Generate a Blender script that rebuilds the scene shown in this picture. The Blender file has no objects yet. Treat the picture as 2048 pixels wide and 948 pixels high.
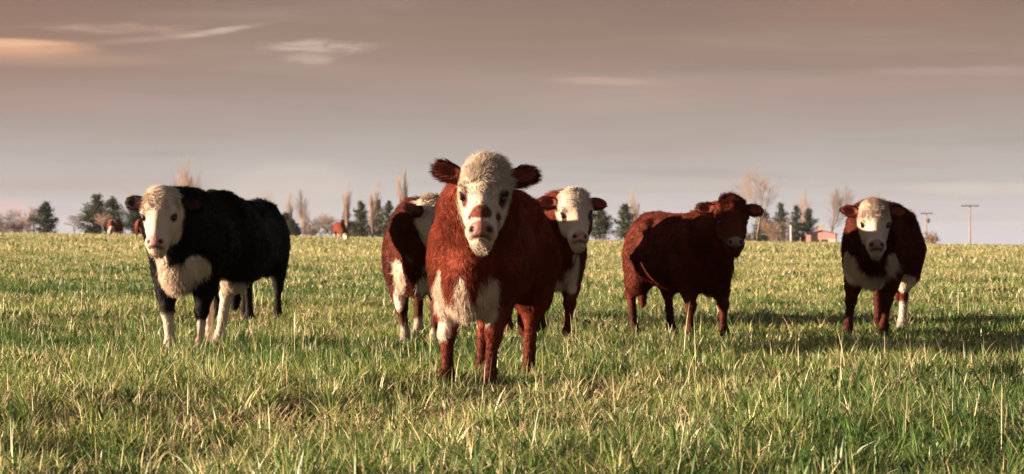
import bpy, math
import numpy as np
from mathutils import Vector, Matrix

C = bpy.context.scene
COL = C.collection
R = math.radians
EYE = 0.85                      # camera height above the near pasture, metres
FPX = 5000.0                    # focal length in photo pixels (2048 wide)

# ------------------------------------------------------------------ camera
cam_d = bpy.data.cameras.new('camera')
cam = bpy.data.objects.new('camera', cam_d)
COL.objects.link(cam)
cam_d.sensor_width = 36.0
cam_d.lens = 36.0 * FPX / 2048.0
cam_d.clip_start = 0.1
cam_d.clip_end = 6000
cam.location = (0, 0, EYE)
cam.rotation_euler = (R(90) + 4.0 / FPX, 0, 0)
cam_d.dof.use_dof = True
cam_d.dof.focus_distance = 14.3
cam_d.dof.aperture_fstop = 9.0
C.camera = cam

# ------------------------------------------------------------------ light
EXPO = 2.1
SUN_EL, SUN_SIDE = R(6.8), R(3.0)
to_sun = Vector((-math.cos(SUN_SIDE) * math.cos(SUN_EL), -math.sin(SUN_SIDE) * math.cos(SUN_EL), math.sin(SUN_EL)))
sun_d = bpy.data.lights.new('sun', 'SUN')
sun_d.energy = 5.0
sun_d.angle = R(0.8)
sun_d.color = (1.0, 0.76, 0.54)
sun = bpy.data.objects.new('sun', sun_d)
COL.objects.link(sun)
sun.rotation_euler = (-to_sun).to_track_quat('-Z', 'Y').to_euler()
C.view_settings.view_transform = 'Standard'
C.view_settings.look = 'None'
C.view_settings.exposure = EXPO
C.view_settings.gamma = 1.0
C.view_settings.use_curve_mapping = False
C.cycles.use_denoising = True
C.cycles.max_bounces = 6
C.cycles.diffuse_bounces = 3
C.cycles.transparent_max_bounces = 4
C.cycles.volume_bounces = 0


def srgb(r, g, b):
    f = lambda c: (c / 255 / 12.92) if c / 255 <= 0.04045 else ((c / 255 + 0.055) / 1.055) ** 2.4
    return (f(r), f(g), f(b), 1.0)


# ------------------------------------------------------------------ world sky
world = bpy.data.worlds.new('World')
C.world = world
world.use_nodes = True
nt = world.node_tree
nt.nodes.clear()


def N(t, **kw):
    n = nt.nodes.new(t)
    for k, v in kw.items():
        setattr(n, k, v)
    return n


def M(op, a, b=None, c=None, clamp=False):
    n = nt.nodes.new('ShaderNodeMath')
    n.operation = op
    n.use_clamp = clamp
    for i, v in enumerate((a, b, c)):
        if v is None:
            continue
        if isinstance(v, (int, float)):
            n.inputs[i].default_value = v
        else:
            nt.links.new(v, n.inputs[i])
    return n.outputs[0]


def MIX(fac, a, b, blend='MIX'):
    n = nt.nodes.new('ShaderNodeMix')
    n.data_type = 'RGBA'
    n.blend_type = blend
    n.clamp_factor = True
    for i, v in ((0, fac), (6, a), (7, b)):
        if isinstance(v, (int, float)):
            n.inputs[i].default_value = v
        elif isinstance(v, tuple):
            n.inputs[i].default_value = v
        else:
            nt.links.new(v, n.inputs[i])
    return n.outputs[2]


def SMOOTH(x, lo, hi):
    n = nt.nodes.new('ShaderNodeMapRange')
    n.interpolation_type = 'SMOOTHSTEP'
    nt.links.new(x, n.inputs[0])
    n.inputs[1].default_value = lo
    n.inputs[2].default_value = hi
    return n.outputs[0]


tc = N('ShaderNodeTexCoord')
sep = N('ShaderNodeSeparateXYZ')
nt.links.new(tc.outputs['Generated'], sep.inputs[0])
AZ = M('MULTIPLY', M('ARCTAN2', sep.outputs[0], sep.outputs[1]), 10.0)     # tenths of a radian
EL = M('MULTIPLY', M('ARCSINE', sep.outputs[2]), 10.0)


def NOISE(sx, sy, scale, detail=4.0, rough=0.55, off=0.0, dist=0.0):
    c = N('ShaderNodeCombineXYZ')
    nt.links.new(M('MULTIPLY', AZ, sx), c.inputs[0])
    nt.links.new(M('MULTIPLY', EL, sy), c.inputs[1])
    c.inputs[2].default_value = off
    n = N('ShaderNodeTexNoise')
    nt.links.new(c.outputs[0], n.inputs['Vector'])
    n.inputs['Scale'].default_value = scale
    n.inputs['Detail'].default_value = detail
    n.inputs['Roughness'].default_value = rough
    n.inputs['Distortion'].default_value = dist
    return n.outputs[0]


def ax(x): return (x - 1024) / 500.0          # bearing of a cloud, tenths of a radian
def ey(y): return (478 - y) / 500.0           # its elevation


ramp = N('ShaderNodeValToRGB')
warp = M('MULTIPLY', M('SUBTRACT', NOISE(0.35, 2.2, 1.6, 5.0, 0.55, 3.0), 0.5), 0.20)
nt.links.new(M('DIVIDE', M('ADD', EL, warp), 1.5), ramp.inputs[0])
cr = ramp.color_ramp
stops = [(470, (203, 199, 205)), (430, (204, 197, 199)), (385, (200, 192, 189)), (335, (190, 182, 178)), (270, (179, 169, 163)),
         (200, (168, 151, 143)), (140, (160, 136, 125)), (80, (153, 128, 115)), (0, (142, 117, 106)), (-250, (140, 126, 121))]
while len(cr.elements) < len(stops):
    cr.elements.new(0.5)
for e, (y, c) in zip(cr.elements, stops):
    e.position = max(0.0, ey(y) / 1.5)
    e.color = srgb(*c)
col = ramp.outputs[0]
# broad streaks of the cloud deck, warmer towards the sun side
streak = NOISE(0.28, 3.0, 2.4, 6.0, 0.6, 7.0, 0.3)
col = MIX(M('MULTIPLY', SMOOTH(streak, 0.45, 0.75), 0.40), col, srgb(178, 152, 141))
col = MIX(M('MULTIPLY', SMOOTH(M('MULTIPLY', streak, -1.0), -0.46, -0.28), 0.20), col, srgb(128, 112, 108))
warm = M('MULTIPLY', SMOOTH(M('MULTIPLY', AZ, -1.0), 0.9, 2.2), SMOOTH(EL, 0.25, 0.8))
col = MIX(M('MULTIPLY', warm, 0.30), col, srgb(158, 108, 92))


def cloud(x, y, sx, sy, color, amt, ns=(1.2, 5.0, 2.5), amp=1.0, lo=0.35, hi=0.8, off=0.0, tilt=0.0, detail=6.0):
    global col
    dx = M('DIVIDE', M('SUBTRACT', AZ, ax(x)), sx / 500.0)
    dyv = M('SUBTRACT', EL, M('ADD', M('MULTIPLY', M('SUBTRACT', AZ, ax(x)), tilt), ey(y)))
    dy = M('DIVIDE', dyv, sy / 500.0)
    g = M('EXPONENT', M('MULTIPLY', M('ADD', M('MULTIPLY', dx, dx), M('MULTIPLY', dy, dy)), -1.0))
    nz = M('MULTIPLY', M('SUBTRACT', NOISE(ns[0], ns[1], ns[2], detail, 0.62, off, 0.8), 0.5), amp * 2.2)
    m = SMOOTH(M('MULTIPLY', g, M('ADD', nz, 1.0)), lo * 0.4, hi)
    col = MIX(M('MULTIPLY', m, amt), col, color)


cloud(30, 106, 190, 22, srgb(226, 172, 138), 0.95, ns=(0.8, 4.0, 3.0), amp=0.7, lo=0.5, hi=1.0, off=1.0)
cloud(0, 94, 150, 9, srgb(244, 196, 156), 0.7, ns=(0.9, 6.0, 3.0), amp=0.9, lo=0.4, hi=0.9, off=1.5)
cloud(60, 126, 280, 16, srgb(188, 152, 133), 0.6, ns=(0.6, 5.0, 3.0), amp=0.8, lo=0.3, hi=0.9, off=1.7)
cloud(250, 63, 170, 13, srgb(186, 152, 136), 0.85, ns=(1.2, 8.0, 3.0), amp=1.6, lo=0.4, hi=1.2, off=2.0)
cloud(320, 80, 150, 8, srgb(186, 154, 138), 0.7, ns=(1.0, 9.0, 3.0), amp=1.2, lo=0.3, hi=1.2, off=2.5, tilt=0.10)
cloud(440, 66, 90, 7, srgb(202, 178, 160), 0.95, ns=(1.0, 9.0, 3.4), amp=1.4, lo=0.4, hi=1.15, off=3.0, tilt=0.16)
cloud(640, 97, 130, 17, srgb(198, 176, 160), 0.95, ns=(1.6, 8.0, 3.6), amp=2.0, lo=0.5, hi=1.15, off=4.0, tilt=0.03)
cloud(625, 120, 60, 14, srgb(192, 170, 155), 0.8, ns=(2.0, 7.0, 3.6), amp=1.7, lo=0.5, hi=1.15, off=4.4)
cloud(1225, 165, 125, 9, srgb(204, 176, 157), 0.85, ns=(0.7, 9.0, 3.4), amp=1.5, lo=0.4, hi=0.9, off=5.0, tilt=-0.03)
cloud(1200, 205, 230, 28, srgb(186, 161, 150), 0.6, ns=(0.6, 6.0, 2.4), amp=1.4, lo=0.3, hi=0.95, off=5.6)
cloud(1920, 148, 220, 12, srgb(180, 155, 147), 0.7, ns=(0.6, 7.0, 2.8), amp=1.3, lo=0.3, hi=0.95, off=6.0)
cloud(1750, 30, 300, 30, srgb(160, 124, 108), 0.6, ns=(0.5, 4.0, 2.4), amp=1.3, lo=0.3, hi=0.95, off=6.7)
cloud(590, 365, 160, 45, srgb(210, 199, 189), 0.75, ns=(1.5, 2.5, 2.4), amp=0.8, lo=0.4, hi=0.8, off=8.0)
cloud(600, 425, 200, 30, srgb(209, 197, 190), 0.5, ns=(1.5, 2.5, 2.0), amp=0.8, lo=0.3, hi=0.9, off=8.2)
cloud(45, 418, 50, 20, srgb(222, 192, 188), 0.85, ns=(2.5, 4.0, 3.0), amp=1.2, lo=0.4, hi=0.8, off=9.0)
cloud(1960, 378, 210, 16, srgb(216, 204, 194), 0.75, ns=(0.5, 3.0, 2.0), amp=0.8, lo=0.3, hi=0.9, off=10.0)
cloud(1350, 372, 400, 16, srgb(209, 198, 190), 0.5, ns=(0.5, 3.0, 2.0), amp=0.9, lo=0.3, hi=0.9, off=11.0)

cloud(1600, 172, 700, 24, srgb(178, 150, 142), 0.55, ns=(0.5, 5.0, 2.4), amp=1.0, lo=0.3, hi=0.9, off=12.0)
cloud(250, 205, 500, 26, srgb(178, 149, 143), 0.5, ns=(0.5, 5.0, 2.4), amp=1.0, lo=0.3, hi=0.9, off=13.0)
sky = N('ShaderNodeTexSky')
sky.sky_type = 'NISHITA'
sky.sun_disc = False
sky.sun_elevation = SUN_EL
sky.sun_rotation = math.atan2(to_sun.x, to_sun.y) % (2 * math.pi)
sky.air_density = 1.0
sky.dust_density = 2.0
# the clear sky stands behind the cloud deck and opens towards the zenith
open_ = M('ADD', M('MULTIPLY', SMOOTH(EL, 1.2, 9.0), 0.5), 0.04)
bg_cloud = N('ShaderNodeBackground')
nt.links.new(col, bg_cloud.inputs[0])
bg_cloud.inputs[1].default_value = 2.0 ** -EXPO
bg_sky = N('ShaderNodeBackground')
nt.links.new(sky.outputs[0], bg_sky.inputs[0])
bg_sky.inputs[1].default_value = 0.05
mixs = N('ShaderNodeMixShader')
nt.links.new(open_, mixs.inputs[0])
nt.links.new(bg_cloud.outputs[0], mixs.inputs[1])
nt.links.new(bg_sky.outputs[0], mixs.inputs[2])
wout = N('ShaderNodeOutputWorld')
nt.links.new(mixs.outputs[0], wout.inputs[0])


# ------------------------------------------------------------------ helpers
def new_mesh(name, verts, faces, mat=None, smooth=True, attrs=None):
    """faces: (n,3) / (n,4) int array or list of such arrays."""
    me = bpy.data.meshes.new(name)
    verts = np.asarray(verts, dtype=np.float32)
    fl = faces if isinstance(faces, list) else [faces]
    fl = [np.asarray(f, dtype=np.int32) for f in fl if len(f)]
    loops = np.concatenate([f.ravel() for f in fl])
    sizes = np.concatenate([np.full(len(f), f.shape[1], dtype=np.int32) for f in fl])
    starts = np.concatenate([[0], np.cumsum(sizes)[:-1]]).astype(np.int32)
    me.vertices.add(len(verts))
    me.vertices.foreach_set('co', verts.ravel())
    me.loops.add(len(loops))
    me.loops.foreach_set('vertex_index', loops)
    me.polygons.add(len(sizes))
    me.polygons.foreach_set('loop_start', starts)
    me.polygons.foreach_set('loop_total', sizes)
    me.update(calc_edges=True)
    me.validate()
    me.polygons.foreach_set('use_smooth', np.full(len(me.polygons), smooth, dtype=bool))
    if attrs:
        for k, a in attrs.items():
            a = np.asarray(a, dtype=np.float32)
            if a.ndim == 1:
                at = me.attributes.new(k, 'FLOAT', 'POINT')
                at.data.foreach_set('value', a)
            else:
                if a.shape[1] == 3:
                    a = np.concatenate([a, np.ones((len(a), 1), np.float32)], 1)
                at = me.attributes.new(k, 'FLOAT_COLOR', 'POINT')
                at.data.foreach_set('color', a.ravel())
    if mat:
        me.materials.append(mat)
    return me


def link(name, data, parent=None, loc=None):
    o = bpy.data.objects.new(name, data)
    COL.objects.link(o)
    if parent:
        o.parent = parent
    if loc is not None:
        o.location = loc
    return o


def tag(o, label=None, cat=None, group=None, kind=None):
    if label: o['label'] = label
    if cat: o['category'] = cat
    if group: o['group'] = group
    if kind: o['kind'] = kind
    return o


def empty(name, loc, rz=0.0):
    o = bpy.data.objects.new(name, None)
    o.empty_display_size = 0.3
    COL.objects.link(o)
    o.location = loc
    o.rotation_euler = (0, 0, rz)
    return o


def material(name, rough=0.8, spec=0.2):
    m = bpy.data.materials.new(name)
    m.use_nodes = True
    b = m.node_tree.nodes['Principled BSDF']
    b.inputs['Roughness'].default_value = rough
    b.inputs['Specular IOR Level'].default_value = spec
    return m, m.node_tree, b


def noisy(name, c1, c2, scale, rough=0.85, spec=0.2, bump=0.0, detail=5.0):
    m, t, b = material(name, rough, spec)
    co = t.nodes.new('ShaderNodeTexCoord')
    n = t.nodes.new('ShaderNodeTexNoise')
    n.inputs['Scale'].default_value = scale
    n.inputs['Detail'].default_value = detail
    t.links.new(co.outputs['Object'], n.inputs['Vector'])
    r = t.nodes.new('ShaderNodeValToRGB')
    r.color_ramp.elements[0].position = 0.3
    r.color_ramp.elements[1].position = 0.7
    r.color_ramp.elements[0].color = (*c1, 1)
    r.color_ramp.elements[1].color = (*c2, 1)
    t.links.new(n.outputs[0], r.inputs[0])
    t.links.new(r.outputs[0], b.inputs['Base Color'])
    if bump:
        bp = t.nodes.new('ShaderNodeBump')
        bp.inputs['Strength'].default_value = bump
        t.links.new(n.outputs[0], bp.inputs['Height'])
        t.links.new(bp.outputs[0], b.inputs['Normal'])
    return m


def wav(P, freq, seed, octaves=3):
    """cheap smooth noise in about -1..1 for an (n,k) array"""
    rg = np.random.default_rng(seed)
    out = np.zeros(len(P))
    amp, tot = 1.0, 0.0
    for o in range(octaves):
        for _ in range(4):
            k = rg.normal(size=P.shape[1])
            k *= freq * (2.0 ** o) / np.linalg.norm(k) * rg.uniform(0.7, 1.3)
            out += amp * np.sin(P @ k + rg.uniform(0, 6.28)) / 2.2
        tot += amp
        amp *= 0.55
    return out / tot


def sstep(x, a, b):
    t = np.clip((x - a) / (b - a), 0, 1)
    return t * t * (3 - 2 * t)


# ------------------------------------------------------------------ terrain
def ground_z(X, Y):
    X = np.asarray(X, float)
    Y = np.asarray(Y, float)
    rise = 0.755 * np.clip((Y - 22) / 143.0, 0, 1) ** 1.15
    fall = -0.55 * sstep(Y, 165, 420) - 0.004 * np.clip(Y - 420, 0, 4000) * sstep(Y, 900, 1500)
    z = -0.0122 * np.clip(X, -250, 250) + rise + fall
    P = np.stack([X, Y], -1).reshape(-1, 2)
    bump = (0.022 * wav(P, 2.3, 11, 3) + 0.020 * wav(P, 0.6, 12, 2)).reshape(X.shape)
    return z + bump * (1 - sstep(Y, 30, 90)) + (0.05 * wav(P, 0.09, 13, 2)).reshape(X.shape) * sstep(Y, 30, 80) * (1 - sstep(Y, 160, 300))


def px(x, y, D):
    """point seen at photo pixel (x, y) at depth D"""
    return np.array([(x - 1024) / FPX * D, D, EYE - (y - 478) / FPX * D])


def gpt(x, D):
    X = (x - 1024) / FPX * D
    return (X, D, float(ground_z(np.array([X]), np.array([D]))[0]))


ys = np.concatenate([np.arange(-30, 6, 2.0), np.arange(6, 30, 0.20), np.arange(30, 90, 0.8), np.arange(90, 200, 2.0),
                     np.arange(200, 460, 10), np.arange(460, 1000, 40), np.arange(1000, 5200, 200)])
ts = np.linspace(-1, 1, 141)
ts = np.sign(ts) * (0.35 * np.abs(ts) + 0.65 * np.abs(ts) ** 4)
XX = ts[None, :] * (14 + np.abs(ys[:, None]) * 0.62)
YY = np.repeat(ys[:, None], len(ts), 1)
ZZ = ground_z(XX, YY)
nv = len(ts)
ii = np.arange(len(ys) - 1)[:, None] * nv + np.arange(nv - 1)[None, :]
gf = np.stack([ii, ii + 1, ii + nv + 1, ii + nv], -1).reshape(-1, 4)

gm, gt, gb = material('pasture_soil', 0.95, 0.05)
co = gt.nodes.new('ShaderNodeTexCoord')
n1 = gt.nodes.new('ShaderNodeTexNoise'); n1.inputs['Scale'].default_value = 0.35; n1.inputs['Detail'].default_value = 6
n2 = gt.nodes.new('ShaderNodeTexNoise'); n2.inputs['Scale'].default_value = 14; n2.inputs['Detail'].default_value = 6
for n in (n1, n2):
    gt.links.new(co.outputs['Object'], n.inputs['Vector'])
r1 = gt.nodes.new('ShaderNodeValToRGB')
r1.color_ramp.elements[0].position = 0.35; r1.color_ramp.elements[1].position = 0.68
r1.color_ramp.elements[0].color = (0.040, 0.050, 0.016, 1)
r1.color_ramp.elements[1].color = (0.095, 0.08, 0.035, 1)
r2 = gt.nodes.new('ShaderNodeValToRGB')
r2.color_ramp.elements[0].color = (0.45, 0.40, 0.33, 1)
r2.color_ramp.elements[1].color = (1.2, 1.15, 1.0, 1)
mx = gt.nodes.new('ShaderNodeMix'); mx.data_type = 'RGBA'; mx.blend_type = 'MULTIPLY'; mx.inputs[0].default_value = 1
gt.links.new(n1.outputs[0], r1.inputs[0]); gt.links.new(n2.outputs[0], r2.inputs[0])
gt.links.new(r1.outputs[0], mx.inputs[6]); gt.links.new(r2.outputs[0], mx.inputs[7])
gt.links.new(mx.outputs[2], gb.inputs['Base Color'])
bp = gt.nodes.new('ShaderNodeBump'); bp.inputs['Strength'].default_value = 0.8; bp.inputs['Distance'].default_value = 0.05
gt.links.new(n2.outputs[0], bp.inputs['Height']); gt.links.new(bp.outputs[0], gb.inputs['Normal'])
ground = link('ground', new_mesh('ground', np.stack([XX, YY, ZZ], -1).reshape(-1, 3), gf, gm))
tag(ground, 'pasture soil rising gently to the far crest of the field', 'ground', kind='structure')


# ------------------------------------------------------------------ tubes (branches, poles)
def tubes(segs, sides=4):
    """segs: list of (p0, p1, r0, r1) -> verts, quads"""
    p0 = np.array([s[0] for s in segs], float); p1 = np.array([s[1] for s in segs], float)
    r0 = np.array([s[2] for s in segs], float); r1 = np.array([s[3] for s in segs], float)
    d = p1 - p0
    d /= np.linalg.norm(d, axis=1, keepdims=True) + 1e-9
    ref = np.where(np.abs(d[:, 2:3]) > 0.9, np.array([[1.0, 0, 0]]), np.array([[0, 0, 1.0]]))
    a = np.cross(d, ref); a /= np.linalg.norm(a, axis=1, keepdims=True) + 1e-9
    b = np.cross(d, a)
    ang = np.arange(sides) * 2 * math.pi / sides
    ring = a[:, None, :] * np.cos(ang)[None, :, None] + b[:, None, :] * np.sin(ang)[None, :, None]
    v = np.concatenate([p0[:, None] + ring * r0[:, None, None], p1[:, None] + ring * r1[:, None, None]], 1)
    n = len(segs)
    base = (np.arange(n) * 2 * sides)[:, None]
    k = np.arange(sides)[None, :]
    k2 = (k + 1) % sides
    q = np.stack([base + k, base + k2, base + sides + k2, base + sides + k], -1).reshape(-1, 4)
    caps = []
    if sides == 4:
        caps = [np.concatenate([base + np.array([[3, 2, 1, 0]]), base + sides + np.array([[0, 1, 2, 3]])])]
    return v.reshape(-1, 3), [q] + caps


def box(x0, x1, y0, y1, z0, z1):
    v = np.array([[x, y, z] for z in (z0, z1) for y in (y0, y1) for x in (x0, x1)], float)
    f = np.array([[0, 2, 3, 1], [4, 5, 7, 6], [0, 1, 5, 4], [2, 6, 7, 3], [0, 4, 6, 2], [1, 3, 7, 5]])
    return v, f


BARK = noisy('grey_bark', (0.13, 0.085, 0.06), (0.26, 0.18, 0.13), 0.6)
TWIG = noisy('bare_twigs', (0.27, 0.19, 0.15), (0.42, 0.31, 0.25), 0.5)
TWIG_GREY = noisy('grey_twigs', (0.15, 0.115, 0.10), (0.23, 0.18, 0.155), 0.5)
PINE_BARK = noisy('pine_bark', (0.05, 0.035, 0.025), (0.10, 0.07, 0.05), 2.0)
NEEDLE = noisy('pine_needles', (0.016, 0.028, 0.010), (0.065, 0.075, 0.024), 0.8, 0.7)
NEEDLE_DARK = noisy('dark_pine_needles', (0.014, 0.024, 0.016), (0.045, 0.06, 0.03), 0.8, 0.7)


def pine(x, top, w, D, label, base=None, seed=0, dark=False, skirt=0.12, group='dark conifers along the horizon'):
    rg = np.random.default_rng(seed)
    b = np.array(gpt(x, D))
    H = EYE - (top - 478) / FPX * D - b[2]
    W = w / FPX * D / 2
    t = empty('pine_tree', tuple(b))
    tag(t, label, 'pine tree', group)
    segs = [((0, 0, -0.3), (0.03 * H * rg.normal(), 0, H * 0.5), 0.030 * H, 0.017 * H), ((0, 0, H * 0.5), (0, 0, H * 0.97), 0.017 * H, 0.004 * H)]
    v, f = tubes(segs)
    link('trunk', new_mesh('trunk', v, f, PINE_BARK), t)
    # boughs in loose whorls, each carrying sprays of needles
    V, F = [], []
    z = skirt * H
    nleaf = 0
    lop = rg.uniform(0, 6.28)
    bsegs = []
    while z < H * 0.98:
        rel = (z / H - skirt) / (1 - skirt)
        env = W * (1.0 - rel ** 1.5) ** 0.75 * (0.72 + 0.45 * min(1, rel * 5)) + 0.04 * H * (1 - rel)
        for k in range(rg.integers(5, 9)):
            az = rg.uniform(0, 6.28)
            L = env * rg.uniform(0.4, 1.45) * (1 + 0.12 * math.cos(az - lop))
            el = rg.uniform(-0.12, 0.5) + 0.35 * rel
            d = np.array([math.cos(az) * math.cos(el), math.sin(az) * math.cos(el), math.sin(el)])
            p0 = np.array([0, 0, z + rg.normal() * 0.02 * H])
            bsegs.append((p0, p0 + d * L * 0.9, 0.006 * H, 0.002 * H))
            m = int(24 + 60 * L / max(W, 0.1))
            s = rg.uniform(0.25, 1.0, m) ** 0.8
            c = p0 + d * L * s[:, None] + rg.normal(size=(m, 3)) * (0.10 * W + 0.04)
            sz = rg.uniform(0.08, 0.20, m)[:, None] * (W * 0.55 + 0.5) * 0.75
            a1 = rg.normal(size=(m, 3)); a1 /= np.linalg.norm(a1, axis=1, keepdims=True)
            a2 = np.cross(a1, rg.normal(size=(m, 3))); a2 /= np.linalg.norm(a2, axis=1, keepdims=True)
            a1[:, 2] = np.abs(a1[:, 2]) * 0.7
            V.append(np.stack([c - a2 * sz * 0.5, c + a2 * sz * 0.5, c + a1 * sz * 1.7], 1).reshape(-1, 3))
            F.append(nleaf + np.arange(m * 3).reshape(-1, 3))
            nleaf += m * 3
        z += H * rg.uniform(0.035, 0.075)
    bv, bf = tubes(bsegs)
    F = [np.concatenate(F)] + [q + nleaf for q in bf]
    link('crown', new_mesh('crown', np.concatenate(V + [bv]), F, NEEDLE_DARK if dark else NEEDLE, smooth=False), t)
    return t


def grow(rg, p, d, L, r, depth, segs, spread, up, kids, trunk=None):
    n = 3
    q = np.array(p, float)
    d = np.array(d, float)
    for i in range(n):
        d = d + rg.normal(size=3) * 0.09 + np.array([0, 0, up])
        d /= np.linalg.norm(d)
        q2 = q + d * L / n
        ra, rb = r * (1 - 0.42 * i / n), r * (1 - 0.42 * (i + 1) / n)
        (trunk if trunk is not None else segs).append((q, q2, ra, rb))
        if depth > 0 and (i > 0 or trunk is None):
            for _ in range(kids if i else max(1, kids - 1)):
                a = rg.uniform(0, 6.28)
                s = spread * rg.uniform(0.6, 1.35)
                ref = np.array([math.cos(a), math.sin(a), 0.15 * rg.normal()])
                ref -= d * (ref @ d)
                ref /= np.linalg.norm(ref) + 1e-9
                nd = d * math.cos(s) + ref * math.sin(s)
                grow(rg, q + (q2 - q) * rg.uniform(0.2, 1), nd, L * rg.uniform(0.5, 0.8), max(rb * 0.55, RMIN[0]), depth - 1, segs, spread, up, kids)
        q = q2
    return q


RMIN = [0.02]


def bare_tree(x, top, w, D, label, seed=0, style='poplar', mat=None, name='bare_tree', group='leafless trees along the horizon', rmin=0.022):
    rg = np.random.default_rng(seed)
    RMIN[0] = rmin
    b = np.array(gpt(x, D))
    H = EYE - (top - 478) / FPX * D - b[2]
    W = w / FPX * D
    segs, trunk = [], []
    if style == 'poplar':
        grow(rg, (0, 0, -0.2), (0, 0, 1), H * 0.62, H * 0.013, 4, segs, 0.30, 0.10, 2, trunk)
        for _ in range(7):
            z = H * rg.uniform(0.12, 0.5); a = rg.uniform(0, 6.28)
            grow(rg, (0, 0, z), (math.cos(a) * 0.33, math.sin(a) * 0.33, 1), H * rg.uniform(0.25, 0.4), H * 0.005, 3, segs, 0.28, 0.10, 2)
    elif style == 'round':
        grow(rg, (0, 0, -0.2), (0.05 * rg.normal(), 0, 1), H * 0.38, H * 0.022, 5, segs, 0.70, 0.03, 2, trunk)
    elif style == 'spread':
        grow(rg, (0, 0, -0.2), (0.04 * rg.normal(), 0, 1), H * 0.46, H * 0.018, 5, segs, 0.48, 0.06, 2, trunk)
    else:                                                   # shrub: many stems from the ground
        for _ in range(9):
            a = rg.uniform(0, 6.28)
            grow(rg, (rg.normal() * W * 0.12, rg.normal() * W * 0.1, -0.2), (math.cos(a) * 0.5, math.sin(a) * 0.5, 1), H * rg.uniform(0.35, 0.55), H * 0.012,
                 3, segs if _ else trunk, 0.55, 0.04, 2, trunk if _ == 0 else None)
    P = np.array([s[1] for s in segs])
    sz = (H * 0.99) / np.percentile(P[:, 2], 99.7)
    sw = W / max(0.3, (np.percentile(P[:, 0], 98.5) - np.percentile(P[:, 0], 1.5)))
    S = np.array([sw, sw, sz])
    segs = [(s[0] * S, s[1] * S, s[2], s[3]) for s in segs]
    trunk = [(s[0] * S, s[1] * S, s[2], s[3]) for s in trunk]
    t = empty(name, tuple(b))
    tag(t, label, 'tree' if 'shrub' not in name else 'shrub', group)
    v, f = tubes(trunk, 6)
    link('trunk', new_mesh('trunk', v, f, BARK), t)
    v, f = tubes(segs, 3)
    link('crown', new_mesh('crown', v, f, mat or TWIG), t)
    return t


PT = [  # x, top, width, depth, dark, label
    (92, 405, 42, 560, True, 'lone dark pine standing clear of the bare trees at the far left'),
    (193, 392, 54, 600, False, 'tallest pine of the clump left of the white-faced black cow'),
    (226, 398, 50, 612, False, 'broad pine of the clump, behind the distant grazing cow on the left'),
    (271, 414, 48, 590, True, 'dark pine just behind the ear of the white-faced black cow'),
    (569, 428, 40, 640, True, 'dark pine half hidden behind the black cow rump'),
    (584, 441, 27, 560, False, 'smallest pine, standing right of the black cows'),
    (691, 420, 26, 640, False, 'narrow pine tangled with a bare poplar, above the middle distant cow'),
    (722, 405, 36, 600, False, 'pine with clumpy top between the two bare poplars left of the centre cow'),
    (757, 400, 28, 650, False, 'pine behind the dense tan poplar near the dark brown calf'),
    (777, 399, 26, 610, False, 'slim pine just left of the dark brown calf with turned head'),
    (1199, 418, 50, 580, False, 'pine right beside the white-faced cow head at the centre'),
    (1250, 411, 42, 570, False, 'pine just left of the all-red cow'),
    (1528, 424, 40, 640, True, 'low broad pine right of the all-red cow head'),
    (1561, 405, 32, 665, True, 'pointed pine behind the low broad pine and the brown shrub'),
    (1592, 411, 29, 655, True, 'left one of two pines behind the pink shed'),
    (1618, 418, 36, 640, True, 'pine directly behind the pink shed roof'),
]
for i, (x, top, w, D, dk, lab) in enumerate(PT):
    pine(x, top, w, D, lab, seed=100 + i, dark=dk, skirt=0.16 if 1190 < x < 1260 else 0.05)

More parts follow.
